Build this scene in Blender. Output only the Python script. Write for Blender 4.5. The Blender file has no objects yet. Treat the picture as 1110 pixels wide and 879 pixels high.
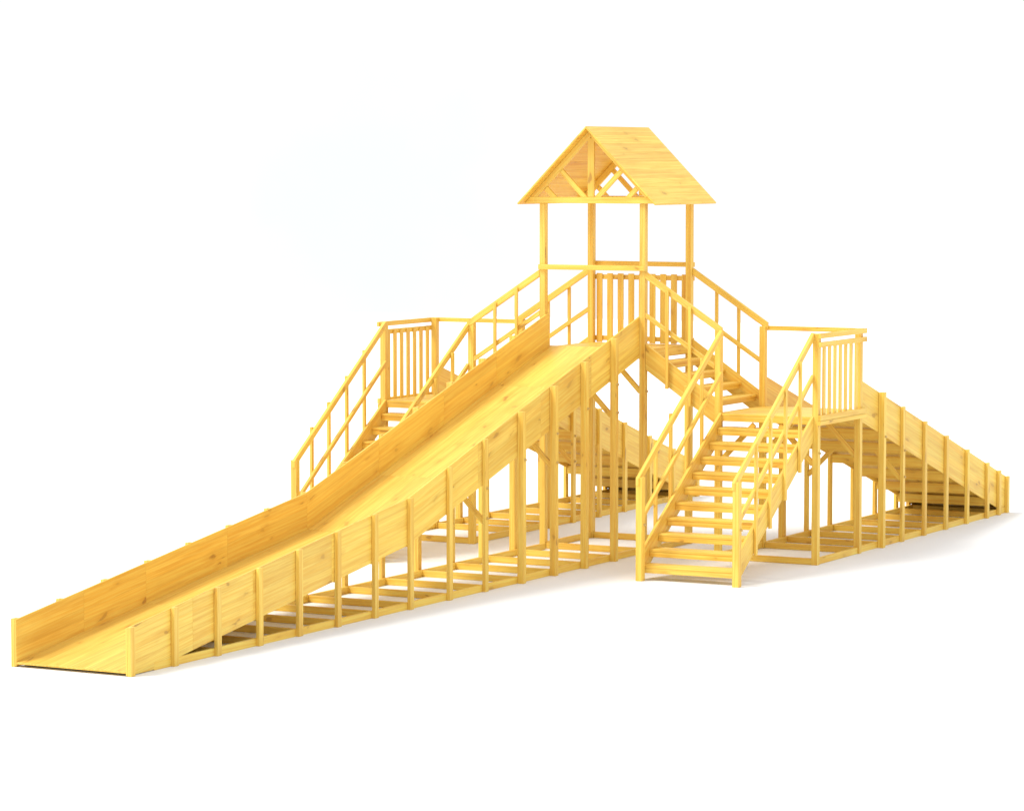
import bpy, bmesh, math, random
from mathutils import Vector, Matrix
random.seed(7)
S = bpy.context.scene
COL = S.collection

# ------------------------------------------------------------------ materials
def wood_material():
    m = bpy.data.materials.new('varnished_pine'); m.use_nodes = True
    nt = m.node_tree; N = nt.nodes; L = nt.links; N.clear()
    def n(t, **k):
        o = N.new(t)
        for a, b in k.items(): setattr(o, a, b)
        return o
    def math_(op, a, b=None, c=None):
        o = n('ShaderNodeMath', operation=op)
        for i, v in enumerate((a, b, c)):
            if v is None: continue
            if isinstance(v, (int, float)): o.inputs[i].default_value = v
            else: L.new(v, o.inputs[i])
        return o.outputs[0]
    uv = n('ShaderNodeUVMap', uv_map='grain').outputs[0]
    tone = n('ShaderNodeAttribute', attribute_name='tone').outputs['Fac']
    lam = n('ShaderNodeAttribute', attribute_name='lam').outputs['Fac']
    sep = n('ShaderNodeSeparateXYZ'); L.new(uv, sep.inputs[0])
    u, v = sep.outputs[0], sep.outputs[1]
    # glued lamellas about 13 cm wide on panels: each takes its own tone and its own stretch of grain
    li = math_('MULTIPLY', math_('FLOOR', math_('DIVIDE', v, 0.13)), lam)
    wn = n('ShaderNodeTexWhiteNoise', noise_dimensions='2D')
    cw = n('ShaderNodeCombineXYZ'); L.new(li, cw.inputs[0]); L.new(math_('MULTIPLY', tone, 37.0), cw.inputs[1]); L.new(cw.outputs[0], wn.inputs['Vector'])
    ltone = wn.outputs['Value']
    # stretched grain
    def noise(su, sv, detail=4, rough=.55, dist=0.0):
        c = n('ShaderNodeCombineXYZ')
        L.new(math_('MULTIPLY_ADD', u, su, math_('MULTIPLY', li, 3.71)), c.inputs[0])
        L.new(math_('MULTIPLY', v, sv), c.inputs[1])
        L.new(math_('MULTIPLY', li, 1.37), c.inputs[2])
        t = n('ShaderNodeTexNoise'); t.inputs['Scale'].default_value = 1.0
        t.inputs['Detail'].default_value = detail; t.inputs['Roughness'].default_value = rough; t.inputs['Distortion'].default_value = dist
        L.new(c.outputs[0], t.inputs['Vector']); return t.outputs['Fac']
    warp = noise(.5, 2.2, 2, .5)
    vw = math_('MULTIPLY_ADD', warp, .10, v)
    cg = n('ShaderNodeCombineXYZ')
    L.new(math_('MULTIPLY', u, .55), cg.inputs[0]); L.new(math_('MULTIPLY', vw, 42.0), cg.inputs[1]); L.new(li, cg.inputs[2])
    tg = n('ShaderNodeTexNoise'); tg.inputs['Scale'].default_value = 1.0; tg.inputs['Detail'].default_value = 3
    L.new(cg.outputs[0], tg.inputs['Vector']); grain = tg.outputs['Fac']
    broad = noise(.8, 13.0, 5, .62, .25)
    fine = noise(3.0, 140.0, 2, .5)
    # knots: sparse spots, a little longer along the grain
    ck = n('ShaderNodeCombineXYZ'); kw = noise(9, 22, 2, .6); kw2 = noise(2.3, 5, 1, .5)
    L.new(math_('MULTIPLY_ADD', kw, .22, math_('MULTIPLY_ADD', kw2, .5, math_('MULTIPLY', u, 1.35))), ck.inputs[0]); L.new(math_('MULTIPLY_ADD', kw, .16, math_('MULTIPLY_ADD', kw2, .6, math_('MULTIPLY', vw, 3.4))), ck.inputs[1]); L.new(math_('MULTIPLY', tone, 9.0), ck.inputs[2])
    vo = n('ShaderNodeTexVoronoi', voronoi_dimensions='2D', feature='F1'); vo.inputs['Scale'].default_value = 1.0
    L.new(ck.outputs[0], vo.inputs['Vector'])
    sc = n('ShaderNodeSeparateColor'); L.new(vo.outputs['Color'], sc.inputs[0])
    keep = math_('GREATER_THAN', sc.outputs[0], .40); ks = math_('DIVIDE', vo.outputs['Distance'], math_('MULTIPLY_ADD', sc.outputs[1], 1.5, .45))
    def ramp(val, a, b):
        r = n('ShaderNodeMapRange', interpolation_type='SMOOTHSTEP')
        L.new(val, r.inputs['Value']); r.inputs['From Min'].default_value = a; r.inputs['From Max'].default_value = b
        r.inputs['To Min'].default_value = 1; r.inputs['To Max'].default_value = 0
        return r.outputs[0]
    knot = math_('MULTIPLY', ramp(ks, .03, .075), keep)
    halo = math_('MULTIPLY', ramp(ks, .03, .26), keep)
    def mix(fac, a, b, mode='MIX'):
        o = n('ShaderNodeMix', data_type='RGBA', blend_type=mode, clamp_factor=True)
        if isinstance(fac, (int, float)): o.inputs[0].default_value = fac
        else: L.new(fac, o.inputs[0])
        for i, c in ((6, a), (7, b)):
            if isinstance(c, tuple): o.inputs[i].default_value = c + (1,)
            else: L.new(c, o.inputs[i])
        return o.outputs[2]
    def span(val, a, b):
        r = n('ShaderNodeMapRange'); L.new(val, r.inputs['Value'])
        r.inputs['From Min'].default_value = a; r.inputs['From Max'].default_value = b; return r.outputs[0]
    c0 = mix(span(grain, .40, .60), PALE, MID)
    c1 = mix(math_('MULTIPLY', span(broad, .47, .68), .60), c0, DEEP)
    c2 = mix(math_('MULTIPLY', span(fine, .5, .72), .35), c1, DEEP)
    c3 = mix(math_('MULTIPLY', halo, .38), c2, DEEP)
    c4 = mix(math_('MULTIPLY', math_('MULTIPLY', knot, math_('MULTIPLY_ADD', sc.outputs[2], .6, .22)), .85), c3, (.36, .17, .04))
    # tone per board and per lamella
    t = math_('ADD', math_('MULTIPLY', math_('SUBTRACT', tone, .5), .10), math_('MULTIPLY', math_('MULTIPLY', math_('SUBTRACT', ltone, .5), .09), lam))
    hs = n('ShaderNodeHueSaturation'); L.new(c4, hs.inputs['Color']); L.new(math_('ADD', t, 1.0), hs.inputs['Value'])
    L.new(math_('MULTIPLY_ADD', math_('SUBTRACT', tone, .5), .006, .5), hs.inputs['Hue'])
    # hairline between lamellas
    fr = math_('FRACT', math_('DIVIDE', v, 0.13))
    line = math_('MULTIPLY', math_('LESS_THAN', math_('ABSOLUTE', math_('SUBTRACT', fr, .012)), .014), lam)
    c5 = mix(math_('MULTIPLY', line, .22), hs.outputs[0], (.42, .20, .04))
    b = n('ShaderNodeBsdfPrincipled'); L.new(c5, b.inputs['Base Color'])
    b.inputs['Roughness'].default_value = .48; b.inputs['Specular IOR Level'].default_value = .3
    bp = n('ShaderNodeBump'); bp.inputs['Strength'].default_value = .15; bp.inputs['Distance'].default_value = .003
    L.new(grain, bp.inputs['Height']); L.new(bp.outputs[0], b.inputs['Normal'])
    o = n('ShaderNodeOutputMaterial'); L.new(b.outputs[0], o.inputs[0])
    return m
PALE = (.87, .635, .135); MID = (.83, .52, .085); DEEP = (.69, .36, .05)
WOOD = wood_material()

def ground_material():
    m = bpy.data.materials.new('white_studio_ground'); m.use_nodes = True
    nt = m.node_tree; b = nt.nodes['Principled BSDF']
    tc = nt.nodes.new('ShaderNodeTexCoord'); t = nt.nodes.new('ShaderNodeTexNoise'); t.inputs['Scale'].default_value = .8
    r = nt.nodes.new('ShaderNodeValToRGB'); r.color_ramp.elements[0].color = (.87, .89, .93, 1); r.color_ramp.elements[1].color = (.89, .91, .95, 1)
    nt.links.new(tc.outputs['Object'], t.inputs['Vector']); nt.links.new(t.outputs['Fac'], r.inputs[0]); nt.links.new(r.outputs[0], b.inputs['Base Color'])
    b.inputs['Roughness'].default_value = .9; b.inputs['Specular IOR Level'].default_value = .05
    return m
def plain(name, col, rough, metal=0):
    m = bpy.data.materials.new(name); m.use_nodes = True; nt = m.node_tree; b = nt.nodes['Principled BSDF']
    t = nt.nodes.new('ShaderNodeTexNoise'); t.inputs['Scale'].default_value = 60
    r = nt.nodes.new('ShaderNodeValToRGB'); r.color_ramp.elements[0].color = tuple(c*.8 for c in col)+(1,); r.color_ramp.elements[1].color = tuple(min(1, c*1.15) for c in col)+(1,)
    nt.links.new(t.outputs['Fac'], r.inputs[0]); nt.links.new(r.outputs[0], b.inputs['Base Color'])
    b.inputs['Roughness'].default_value = rough; b.inputs['Metallic'].default_value = metal
    return m
BOLT = plain('coated_bolt', (.62, .42, .14), .4, .2)
GROUND = ground_material()

# ------------------------------------------------------------------ mesh helpers
class M:
    """collects wooden pieces (each a bevelled convex solid with its own grain frame) into one mesh"""
    def __init__(s): s.bm = bmesh.new(); s.uv = s.bm.loops.layers.uv.new('grain'); s.tone = s.bm.faces.layers.float.new('tone'); s.lam = s.bm.faces.layers.float.new('lam')
    def piece(s, loops, Ld, Ad, Bd, lam=0, bev=.0035):
        """loops = two rings of equal length (caps); Ld = grain direction"""
        t = bmesh.new(); a = [t.verts.new(p) for p in loops[0]]; b = [t.verts.new(p) for p in loops[1]]
        k = len(a); t.faces.new(a[::-1]); t.faces.new(b)
        for i in range(k): t.faces.new((a[i], a[(i+1) % k], b[(i+1) % k], b[i]))
        bmesh.ops.recalc_face_normals(t, faces=t.faces)
        if bev: bmesh.ops.bevel(t, geom=list(t.edges), offset=bev, segments=1, affect='EDGES', clamp_overlap=True)
        ou, ov, tn = random.uniform(0, 200), random.uniform(0, 200), random.random()
        Ld, Ad, Bd = Ld.normalized(), Ad.normalized(), Bd.normalized()
        t.normal_update(); mp = {}
        for f in t.faces:
            nv = [mp.setdefault(x, None) or mp.__setitem__(x, s.bm.verts.new(x.co)) or mp[x] for x in f.verts]
            g = s.bm.faces.new(nv); g[s.tone] = tn; g[s.lam] = lam
            nl, na, nb = abs(f.normal.dot(Ld)), abs(f.normal.dot(Ad)), abs(f.normal.dot(Bd))
            for lp in g.loops:
                c = lp.vert.co
                if nl > max(na, nb): lp[s.uv].uv = (c.dot(Ad)*.15+ou, c.dot(Bd)+ov)
                elif na > nb: lp[s.uv].uv = (c.dot(Ld)+ou, c.dot(Bd)+ov+.3)
                else: lp[s.uv].uv = (c.dot(Ld)+ou, c.dot(Ad)+ov)
        t.free(); return s
    def box(s, x0, x1, y0, y1, z0, z1, grain=None, lam=0, bev=.0035):
        x0, x1 = sorted((x0, x1)); y0, y1 = sorted((y0, y1)); z0, z1 = sorted((z0, z1))
        d = (x1-x0, y1-y0, z1-z0); ax = 'xyz'.index(grain) if grain else d.index(max(d))
        E = [Vector((1, 0, 0)), Vector((0, 1, 0)), Vector((0, 0, 1))]
        o = [i for i in range(3) if i != ax]
        if d[o[0]] < d[o[1]]: o = o[::-1]                       # A = the wider cross direction
        lo = [Vector(p) for p in ((x0, y0, z0), (x1, y0, z0), (x1, y1, z0), (x0, y1, z0))]
        hi = [p+Vector((0, 0, z1-z0)) for p in lo]
        return s.piece((lo, hi), E[ax], E[o[0]], E[o[1]], lam, min(bev, min(d)*.2))
    def beam(s, a, b, w, h, side, plumb=None, lam=0, bev=.0035):
        """bar from a to b; side = direction of its width w, h across both; plumb = axis along which the ends are cut"""
        a, b, side = Vector(a), Vector(b), Vector(side).normalized(); d = (b-a).normalized(); up = side.cross(d).normalized()
        if plumb:                                              # ends cut along an axis (vertical or level ends)
            P = Vector(plumb); P = P/abs(P.dot(up)); 
            if P.dot(up) < 0: P = -P
        else: P = up
        r = [side*(w/2)*i + P*(h/2)*j for i, j in ((-1, -1), (1, -1), (1, 1), (-1, 1))]
        return s.piece(([a+q for q in r], [b+q for q in r]), d, up if h > w else side, side if h > w else up, lam, bev)
    def plate(s, pts, x0, x1, Ld, lam=1, bev=.003):
        """polygon in the yz plane given thickness along x"""
        Ld = Vector(Ld); A = Vector((1, 0, 0)).cross(Ld)
        return s.piece(([Vector((x0, y, z)) for y, z in pts], [Vector((x1, y, z)) for y, z in pts]), Ld, A, Vector((1, 0, 0)), lam, bev)
    def platey(s, pts, y0, y1, Ld, lam=0, bev=.003):
        Ld = Vector(Ld); A = Vector((0, 1, 0)).cross(Ld)
        return s.piece(([Vector((x, y0, z)) for x, z in pts], [Vector((x, y1, z)) for x, z in pts]), Ld, A, Vector((0, 1, 0)), lam, bev)
    def build(s, name, parent=None, mat=None, label=None):
        bmesh.ops.recalc_face_normals(s.bm, faces=s.bm.faces)
        me = bpy.data.meshes.new(name)
        vs = [v.co for v in s.bm.verts]
        lo = Vector([min(v[i] for v in vs) for i in range(3)]); hi = Vector([max(v[i] for v in vs) for i in range(3)])
        o = Vector(((lo.x+hi.x)/2, (lo.y+hi.y)/2, lo.z))
        bmesh.ops.translate(s.bm, verts=s.bm.verts, vec=-o)
        s.bm.to_mesh(me); s.bm.free(); me.materials.append(mat or WOOD)
        ob = bpy.data.objects.new(name, me); COL.objects.link(ob)
        WORLD[ob.name] = o
        if parent:
            ob.parent = parent; ob.location = o-WORLD[parent.name]
        else: ob.location = o
        if label: ob['label'] = label
        return ob
WORLD = {}

# ------------------------------------------------------------------ dimensions (metres)
HX = .795            # tower post centres +-HX
Y0, Y1 = .045, 1.575 # front and back post centres
P = .045             # half a thick post
ZT, ZL = 2.90, 2.05  # tower floor, landing floor
LI, LO = 1.968, 3.445  # landing post centres (inner, outer)
Z = Vector((0, 0, 1))

root = bpy.data.objects.new('wooden_slide_playset', None); COL.objects.link(root)
root.location = (0, 0, 0); WORLD[root.name] = Vector((0, 0, 0)); root.empty_display_size = .5
root['label'] = 'yellow pine play tower with gabled roof, three long slides and two turning staircases'
root['category'] = 'slide structure'

def bolt(parent, x, y, z, ax):
    b = bmesh.new(); 
    r = bmesh.ops.create_cone(b, cap_ends=True, segments=8, radius1=.02, radius2=.014, depth=.028)
    rot = Matrix.Rotation(math.radians(90)*(1 if ax[0] > 0 else -1), 4, 'Y') if ax[0] else Matrix.Rotation(math.radians(90)*(-1 if ax[1] > 0 else 1), 4, 'X')
    bmesh.ops.transform(b, matrix=rot, verts=b.verts)
    me = bpy.data.meshes.new('bolt'); b.to_mesh(me); b.free(); me.materials.append(BOLT)
    o = bpy.data.objects.new('bolt', me); COL.objects.link(o); o.parent = parent
    o.location = Vector((x+ax[0]*.013, y+ax[1]*.013, z))-WORLD[parent.name]
    return o

# ------------------------------------------------------------------ slides
def slide(sy, xc, hw, ytop, yend, top, kink, posts, thick, braces, panels, label, beam_from):
    """sy = -1 runs towards -y, +1 towards +y. top(y) = height of the wall's upper edge."""
    bot = lambda y: top(y)-.585
    flo = lambda y: top(y)-.475
    xi, xo = hw-.07, hw-.05                                    # wall thickness 2 cm
    # bed: deck sheets along the run
    m = M(); ys = [ytop]+([kink] if kink is not None else [])+[yend]
    cuts = sorted(set(ys+[p for p in panels[::2]]), key=lambda y: sy*y)
    for a, b in zip(cuts, cuts[1:]):
        d = Vector((0, b-a, flo(b)-flo(a)))
        g = .002*sy
        A, B = a+(g if a != ytop else 0), b-g
        pts = [(A, flo(A)), (B, flo(B)), (B, flo(B)-.02), (A, flo(A)-.02)]
        m.plate(pts, xc-xi+.001, xc+xi-.001, d, lam=1, bev=.0015)
    # the sheet grain has to run down the slide with lamellas side by side: fix uv of top faces
    m.bm.normal_update()
    bed = m.build('slide_bed', root, label=label)
    # crosswise boards below the sheet
    m = M(); y = ytop+sy*.07
    while sy*(yend-y) > .10:
        w = .062
        a, b = y-sy*w, y+sy*w
        if kink is None or not (min(a, b) < kink < max(a, b)):
            z0, z1 = flo(a)-.0215, flo(b)-.0215
            if min(z0, z1)-.024 > .002:
                pts = [(a, z0), (b, z1), (b, z1-.022), (a, z0-.022)]
                m.plate(pts, xc-xi+.003, xc+xi-.003, (1, .001, 0), lam=0, bev=.002)
        y += sy*.131
    m.build('cross_planking', bed)
    # side walls
    for s in (-1, 1):
        m = M(); cs = sorted(set([ytop, yend]+panels+([kink] if kink is not None else [])), key=lambda y: sy*y)
        for a, b in zip(cs, cs[1:]):
            A, B = a+sy*.001, b-sy*.001
            pts = [(A, top(A)), (B, top(B))]
            zb, za = bot(B), bot(A)
            if zb < .008 <= za:
                yc = A+(B-A)*(za-.008)/(za-zb); pts += [(B, .008), (yc, .008), (A, za)]
            elif za < .008: pts += [(B, .008), (A, .008)]
            else: pts += [(B, zb), (A, za)]
            m.plate(pts, xc+s*xi, xc+s*xo, (0, B-A, top(B)-top(A)), lam=1, bev=.002)
        m.build('side_wall', bed)
    # posts outside the walls
    for i, y in enumerate(posts):
        w = .09 if i in thick else .05
        d = .045
        for s in (-1, 1):
            m = M(); x0, x1 = xc+s*(xo+.0015), xc+s*(xo+w)
            zt = top(y)+.004
            yy = y
            m.box(x0, x1, yy-d, yy+d, 0, zt)
            m.build('post', bed)
    # cross beams under the deck, ground sleepers
    for i, y in enumerate(posts):
        zb = bot(y)
        if zb-.09 > .12:
            M().box(xc-xo-.0015, xc+xo+.0015, y-.0225, y+.0225, zb-(.09 if sy > 0 else .022), zb+.045).build('deck_beam', bed)
            if i in thick or i in braces:
                if i <= 7: bolt(bed, xc+hw+(.04 if i in thick else 0), y, zb-.05, (1, 0))
        if zb > .03 or flo(y) > .16 or (sy > 0 and i == len(posts)-2):
            M().box(xc-xo-.0015+.045, xc+xo+.0015-.045, y-.022, y+.022, .002, .088).build('ground_sleeper', bed)
        if i in braces:
            for s in (-1, 1):
                M().beam((xc+s*.30, y, zb-.03), (xc+s*(xo+.0), y, zb-.03-(xo-.30)*1.02), .037, .07, (0, 1, 0)).build('brace', bed)
            bolt(bed, xc+hw+(.04 if i in thick else 0), y, zb-.44, (1, 0))
    if sy > 0: M().box(xc-xi+.002, xc+xi-.002, yend-.05, yend-.012, .002, flo(yend)-.0175).build('end_board', bed)
    if sy < 0: ye = yend+.52
    else: ye = yend-.045
    for s in (-1, 1):
        M().box(xc+s*(xo+.0015), xc+s*(xo-.0435), beam_from, ye, 0, .09).build('ground_runner', bed)
    return bed

top_main = lambda y: 3.372+.302*y if y > -6.55 else 1.392+.1408*(y+6.55)
mp = [-.88, -1.79, -2.70, -3.63, -4.60, -5.55, -6.55, -7.42, -8.30, -9.18, -10.05, -10.93, -11.80, -12.645]
slide(-1, 0, .80, .10, -12.69, top_main, -6.55, mp, {0, 1, 2, 3}, {0, 2, 4}, [-1.5, -3.0, -4.75, -8.4, -10.15, -11.4],
      'long front slide bed dropping from the tower and flattening toward its end', -.06)
top_side = lambda y: 2.245-.3085*(y-2.39)
sp = [2.39, 3.25, 4.149, 5.056, 5.963, 6.862, 7.403, 7.791]
XS = (LI+LO)/2
for sx in (1, -1):
    slide(1, sx*XS, .7835, 1.545, 7.83, top_side, None, sp, {0}, {1}, [3.4, 5.2, 6.9],
          ('right' if sx > 0 else 'left')+' rear slide bed running down from the '+('right' if sx > 0 else 'left')+' stair landing', 1.63)

# ------------------------------------------------------------------ tower
m = M()
nb = 11; w = (1.53)/nb
for k in range(nb):
    x = -.765+w*k
    y0, y1 = (.095, 1.525)
    m.box(x+.001, x+w-.001, y0-.09, y1+.09, ZT-.03, ZT, grain='y', bev=.002) if abs(x+w/2) < .70 else m.box(max(x+.001, -.765), min(x+w-.001, .765), y0, y1, ZT-.03, ZT, grain='y', bev=.002)
platform = m.build('tower_platform', root)
for x in (-HX, HX):
    for y in (Y0, Y1):
        M().box(x-P, x+P, y-P, y+P, 0, 4.965).build('post', platform)
for y in (Y0, Y1): M().box(-HX+P+.001, HX-P-.001, y-.0225, y+.0225, ZT-.125, ZT-.032).build('deck_beam', platform)
for x in (-HX, HX): M().box(x-.0225, x+.0225, Y0+P+.001, Y1-P-.001, ZT-.125, ZT-.032).build('deck_beam', platform)
M().box(-.02, .02, Y0+.024, Y1-.024, ZT-.122, ZT-.034).build('deck_beam', platform)
for y in (Y0, Y1): M().box(-HX+P+.001, HX-P-.001, y-.0225, y+.0225, .002, .092).build('ground_runner', platform)
for x in (-HX, HX): M().box(x-.0225, x+.0225, Y0+P+.001, Y1-P-.001, .002, .09).build('ground_runner', platform)
for y in (Y0, Y1):
    for s in (-1, 1):
        M().beam((s*.30, y, ZT-.13), (s*(HX-P), y, ZT-.13-.46), .037, .07, (0, 1, 0)).build('brace', platform)
for z in (2.32,): bolt(platform, HX+P, Y0, z, (1, 0))
# rails round the tower
M().box(-HX-.047, HX+.047, -.042, -.001, 4.02, 4.092).build('guard_rail', platform)
M().box(-HX-.047, HX+.047, Y1+P+.001, Y1+P+.042, 4.03, 4.10).build('guard_rail', platform)
M().box(-HX-.045, HX+.045, Y1+P+.001, Y1+P+.042, 3.83, 3.90).build('panel_rail', platform)
M().box(-HX-.045, HX+.045, Y1+P+.001, Y1+P+.042, 2.93, 3.00).build('panel_rail', platform)
for k in range(-4, 5):
    x = .012+.173*k
    M().box(x-.047, x+.047, Y1+P-.022, Y1+P-.001, 2.903, 3.92).build('baluster', platform)
# roof
RY0, RY1 = -.20, 1.84
m = M()   # the two board slopes
EX, EZ, AZ = 1.10, 4.965, 6.06
nrm = Vector((AZ-EZ, 0, EX)).normalized(); dn = Vector((EX, 0, EZ-AZ)).normalized()
L_ = math.hypot(EX, AZ-EZ)
roof = None
for s in (-1, 1):
    mm = M()
    nrow = 9; bw = L_/nrow
    for k in range(nrow):
        a, b = k*bw+(.0005 if k else 0), (k+1)*bw-.0007
        def pt(t, h): return Vector((s*(dn.x*t+nrm.x*h), 0, AZ+dn.z*t+nrm.z*h-.003))
        q = [pt(a if k else .022*nrm.x/dn.x+.0006, -.022), pt(b, -.022), pt(b, 0), pt(a if k else .0006, 0)]
        mm.piece(([Vector((p.x, RY0, p.z)) for p in q], [Vector((p.x, RY1, p.z)) for p in q]), Vector((0, 1, 0)), Vector((s*dn.x, 0, dn.z)), Vector((s*nrm.x, 0, nrm.z)), 0, .0012)
    if roof is None: roof = mm.build('roof', root, label='board gable roof over the tower platform')
    else: mm.build('roof_slope', roof)
for (ya, yb) in ((-.042, -.001), (Y1+P+.001, Y1+P+.042)):
    yc = (ya+yb)/2
    # tie beam with ends cut to the roof line
    zi0, zi1 = 4.967, 5.055
    def xin(z, h=.026): return (AZ-.003-z)*EX/(AZ-EZ)-h*1.42
    M().platey([(-xin(zi0), zi0), (xin(zi0), zi0), (xin(zi1), zi1), (-xin(zi1), zi1)], ya, yb, (1, 0, 0)).build('tie_beam', roof)
    for s in (-1, 1):   # rafters just under the boards
        o_, w_ = .024, .085
        def rp(t, h): return (s*(dn.x*t-nrm.x*h), AZ+dn.z*t-nrm.z*h-.003)
        zc = 5.057
        def t_at(h, z): return (z-(AZ-.003)+nrm.z*h)/dn.z
        def t_x0(h): return nrm.x*h/dn.x
        pts = [rp(t_x0(o_)+.002, o_), rp(t_at(o_, zc), o_), rp(t_at(o_+w_, zc), o_+w_), rp(t_x0(o_+w_)+.002, o_+w_)]
        M().platey(pts, ya-.002, yb-.002, (s*dn.x, 0, dn.z)).build('rafter', roof)
    M().box(-.05, .05, ya, yb-.003, 5.057, AZ-.17).build('king_post', roof)
    for s in (-1, 1):
        for a in (.056, .545):
            b = a+.10; zz = 5.057; cc = 5.900
            M().platey([(s*a, zz), (s*b, zz), (s*(cc+b-zz)/2, (cc-b+zz)/2), (s*(cc+a-zz)/2, (cc-a+zz)/2)], ya+.002, yb-.005, (s*1, 0, 1)).build('strut', roof)

# ------------------------------------------------------------------ landings and stairs (sx = +1 right, -1 left)
def wing(sx):
    X = lambda x: sx*x
    side = 'right' if sx > 0 else 'left'
    # landing deck, boards across
    m = M(); nb = 11; w = 1.62/nb
    for k in range(nb):
        y = w*k
        lo, hi = (LI-P+.0, LO+P) if 0 < k < nb-1 else (LI+P+.001, LO-P-.001)
        m.box(X(lo), X(hi), y+.001, y+w-.001, ZL-.03, ZL, grain='x', bev=.002)
    deck = m.build('landing_deck', root, label=side+' stair landing deck where the staircase turns')
    for x in (LI, LO):
        for y in (Y0, Y1):
            M().box(X(x-P), X(x+P), y-P, y+P, 0, 3.20 if not (x == LI and y == Y0) else 3.225).build('post', deck)
            bolt(deck, X(x+P) if sx > 0 else X(x)+P, y, ZL-.5, (1, 0)) if y == Y0 else None
    for y in (Y0, Y1):
        M().box(X(LI+P+.001), X(LO-P-.001), y-.0225-(.02 if y == Y0 else 0), y+.0225, ZL-.105, ZL-.032).build('deck_beam', deck)
        M().box(X(LI+P+.001), X(LO-P-.001), y-.0225, y+.0225, .002, .09).build('ground_runner', deck)
        for s in (-1, 1):
            xa = (LI+P) if s < 0 else (LO-P); xm = xa-s*.50
            M().beam((X(xm), y, ZL-.135), (X(xa), y, ZL-.135-.52), .037, .075, (0, 1, 0)).build('brace', deck)
    for x in (LI, LO):
        M().box(X(x-.0225), X(x+.0225), Y0+P+.001, Y1-P-.001, .002, .092).build('ground_runner', deck)
        M().box(X(x-.0225), X(x+.0225), Y0+P+.001, Y1-P-.001, ZL-.105, ZL-.032).build('deck_beam', deck)
    # outer guard panel
    xo = LO+P
    M().box(X(xo+.001), X(xo+.040), -.01, Y1+P+.05, 1.935, 1.995).build('fascia', deck)
    M().box(X(xo+.001), X(xo+.044), -.01, Y1+P+.05, 1.999, 2.075).build('panel_rail', deck)
    M().box(X(xo+.001), X(xo+.042), -.005, Y1+P+.055, 3.015, 3.085).build('panel_rail', deck)
    M().box(X(xo+.001), X(xo+.042), -.02, Y1+P+.055, 3.135, 3.205).build('guard_rail', deck)
    M().box(X(LI-P), X(xo), Y1+P+.001, Y1+P+.042, 3.14, 3.205).build('guard_rail', deck)
    for k in range(-3, 4):
        y = .81+.195*k
        M().box(X(xo-.022), X(xo-.001), y-.045, y+.045, 2.052, 3.07).build('baluster', deck)

    # upper flight, tower -> landing, run along x
    xs0, xs1 = HX+P+.002, LI-P-.002; sts = []
    st = lambda x: 2.965-.672*(x-.88)
    for (ya, yb) in ((.012, .052), (1.568, 1.608)):
        m = M(); sts.append(m); m.platey([(X(xs0), st(xs0)), (X(xs1), st(xs1)), (X(xs1), st(xs1)-.36), (X(xs0), st(xs0)-.36)], ya, yb, (X(1), 0, -.672), lam=1)
    fl = sts[0].build('upper_staircase', root, label='short upper flight from the tower down to the '+side+' landing'); sts[1].build('stringer', fl)
    for k in range(1, 5):
        z = ZT-.17*k; x0 = .845+.253*(k-1)
        mm = M(); mm.box(X(x0-.0), X(min(x0+.275, xs1)), .054, 1.566, z-.035, z, grain='y'); mm.box(X(x0+.215), X(x0+.25), .054, 1.566, z-.095, z-.036, grain='y')
        mm.build('tread', fl)
    M().box(X(HX+P+.002), X(HX+P+.03), .054, 1.566, ZT-.11, ZT-.004).build('riser', fl)
    rl = lambda x: 3.955-.645*(x-.86)
    for (yin, yout, s) in ((.015, -.035, -1), (1.575+.03, 1.575+.08, 1)):
        yr = yin+(.01 if s < 0 else 0)
        a, b = .842, 2.03 
        M().beam((X(a), yr-.008 if s < 0 else yr, rl(a)), (X(b), yr-.008 if s < 0 else yr, rl(b)),   .046, .086, (0, 1, 0), plumb=(0, 0, 1)).build('handrail', fl)
        M().beam((X(a), yr-.004 if s < 0 else yr-.004, rl(a)-.57), (X(1.92), yr-.004, rl(1.92)-.57), .040, .060, (0, 1, 0), plumb=(0, 0, 1)).build('mid_rail', fl)
        for x in (1.20, 1.55):
            yb0, yb1 = (-.046, -.016) if s < 0 else (1.628, 1.658)
            M().box(X(x-.024), X(x+.024), yb0, yb1, st(x)-.38, rl(x)+.02).build('baluster', fl)
    # lower flight, landing -> ground, run towards -y
    sl = .665; sts = []
    zt = lambda y: 2.065+sl*y
    ya, yb = -.002, -2.56
    xin, xout = LI+.05, LO-.05
    for x0 in (1.995, 3.385):
        lo = .35; yc = -(2.065-lo-.004)/sl
        pts = [(ya, zt(ya)), (yb, zt(yb)), (yb, .004), (yc, .004), (ya, zt(ya)-lo)]
        if yc < yb: pts = [(ya, zt(ya)), (yb, zt(yb)), (yb, max(.004, zt(yb)-lo)), (ya, zt(ya)-lo)]
        m = M(); sts.append(m); m.plate(pts, X(x0), X(x0+.04), (0, -1, -sl), lam=1)
    fl = sts[0].build('lower_staircase', root, label='long open flight from the '+side+' landing down to the ground'); sts[1].build('stringer', fl)
    for k in range(1, 11):
        z = ZL-.1845*k; y = .115-.27*k
        mm = M(); mm.box(X(2.037), X(3.383), y, y+.285, z-.035, z, grain='x'); mm.box(X(2.037), X(3.383), y+.006, y+.046, z-.105, z-.036, grain='x')
        mm.build('tread', fl)
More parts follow.
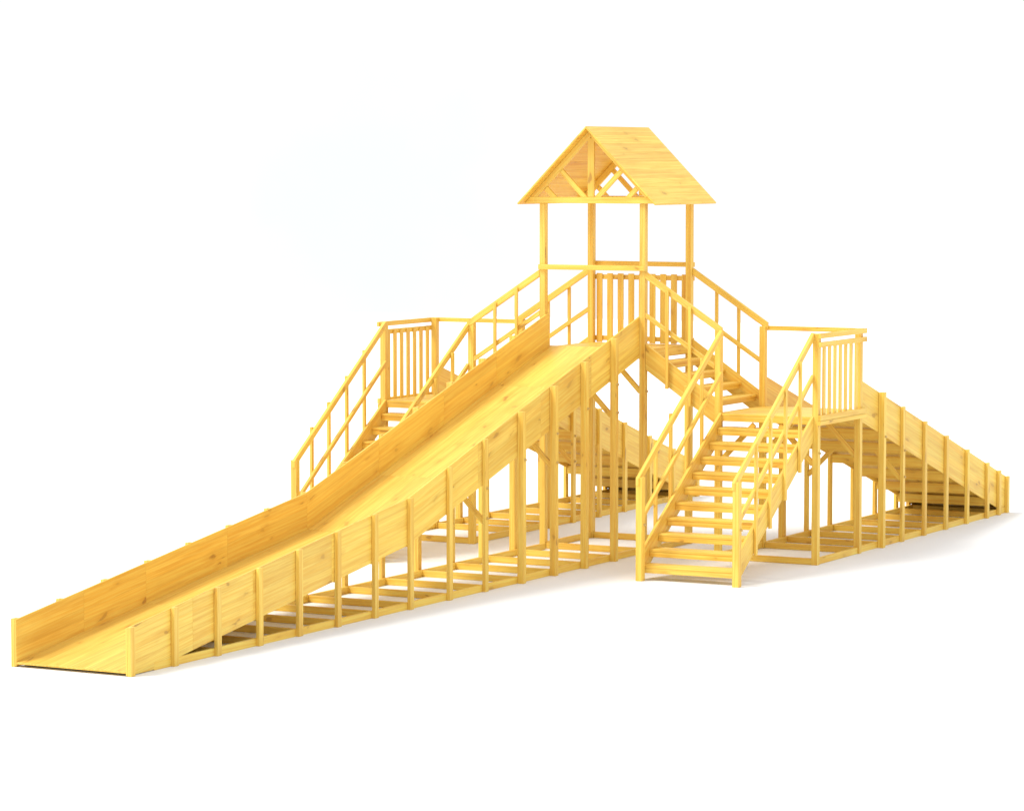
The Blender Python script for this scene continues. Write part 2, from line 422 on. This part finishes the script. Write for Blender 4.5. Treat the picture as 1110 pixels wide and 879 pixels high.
    for x, off in ((1.995+.0, -1), (3.425, 1)):
        # newel, rail on the inside, balusters on the outside
        cx = x+off*.0
        nx0, nx1 = (x+.02, x+.115) if off < 0 else ((x-.005, x+.09) if sx > 0 else (x-.15, x-.058))
        M().box(X(nx0), X(nx1), -2.70, -2.607, 0, 1.385).build('newel_post', fl)
        rz = lambda y: 3.165+.694*y
        xr = x+.022 if off < 0 else x-.022
        e1, e2 = (sx*.025, sx*.02) if off < 0 else ((.035, .03) if sx > 0 else (.085, .065))
        M().beam((X(xr), -.002, rz(0)), (X(xr)+e1, -2.71, rz(-2.71)+.04), .050, .084, (1, 0, 0), plumb=(0, 0, 1)).build('handrail', fl)
        mz = lambda y: 2.60+.694*y
        M().beam((X(xr), -.002, mz(0)), (X(xr)+e2, -2.605, mz(-2.605)), .045, .060, (1, 0, 0), plumb=(0, 0, 1)).build('mid_rail', fl)
        for y in (-.53, -1.03, -1.53, -2.0):
            b0, b1 = (x-.042, x-.003) if off < 0 else (x+.003, x+.042)
            M().box(X(b0), X(b1), y-.028, y+.028, zt(y)-.385, rz(y)+(.05 if sx > 0 else .02)).build('baluster', fl)
        bolt(fl, X(nx1) if sx > 0 else X(nx0), -2.64, .75, (1, 0))
for sx in (1, -1): wing(sx)

# ------------------------------------------------------------------ ground, world, light, camera
bm = bmesh.new(); bmesh.ops.create_grid(bm, x_segments=8, y_segments=8, size=62)
me = bpy.data.meshes.new('ground'); bm.to_mesh(me); bm.free(); me.materials.append(GROUND)
g = bpy.data.objects.new('ground', me); COL.objects.link(g); g['kind'] = 'structure'; g['label'] = 'plain white ground under the playset'

W = bpy.data.worlds.new('World'); S.world = W; W.use_nodes = True
nt = W.node_tree; bg = nt.nodes['Background']
# white overcast sky with one faint, thin blue opening in the cloud
WS = 1.07
N, L = nt.nodes, nt.links
tc = N.new('ShaderNodeTexCoord'); t = N.new('ShaderNodeTexNoise'); t.inputs['Scale'].default_value = 38; t.inputs['Detail'].default_value = 4
dv = N.new('ShaderNodeVectorMath'); dv.operation = 'DISTANCE'; dv.inputs[1].default_value = Vector((-.5045, .8628, -.0132)).normalized()
ma = N.new('ShaderNodeMath'); ma.operation = 'MULTIPLY_ADD'; ma.inputs[1].default_value = .075
mr = N.new('ShaderNodeMapRange'); mr.interpolation_type = 'SMOOTHSTEP'
mr.inputs['From Min'].default_value = .04; mr.inputs['From Max'].default_value = .11; mr.inputs['To Min'].default_value = 1; mr.inputs['To Max'].default_value = 0
mx = N.new('ShaderNodeMix'); mx.data_type = 'RGBA'
mx.inputs[6].default_value = (.965, .98, 1, 1); mx.inputs[7].default_value = (.912, .945, .968, 1)
L.new(tc.outputs['Generated'], t.inputs['Vector']); L.new(tc.outputs['Generated'], dv.inputs[0])
L.new(t.outputs['Fac'], ma.inputs[0]); L.new(dv.outputs['Value'], ma.inputs[2]); L.new(ma.outputs[0], mr.inputs['Value'])
L.new(mr.outputs[0], mx.inputs[0]); L.new(mx.outputs[2], bg.inputs['Color'])
bg.inputs['Strength'].default_value = WS

sd = Vector((-.44, -.47, .86)).normalized()       # towards the light
l = bpy.data.lights.new('sun', 'SUN'); l.energy = 2.6; l.angle = math.radians(22); l.color = (1, .965, .87)
lo = bpy.data.objects.new('sun', l); COL.objects.link(lo); lo.rotation_euler = sd.to_track_quat('Z', 'Y').to_euler(); lo.location = (-10, -12, 20)

c = bpy.data.cameras.new('camera'); co = bpy.data.objects.new('camera', c); COL.objects.link(co)
co.location = (21.29, -42.344, 5.605); co.rotation_euler = (math.radians(90-4.239), 0, math.radians(28.065))
c.sensor_width = 36; c.lens = 36*3612.3/1110; c.clip_start = .5; c.clip_end = 9000
S.camera = co
S.view_settings.view_transform = 'Standard'; S.view_settings.look = 'None'; S.view_settings.exposure = 0; S.view_settings.gamma = 1
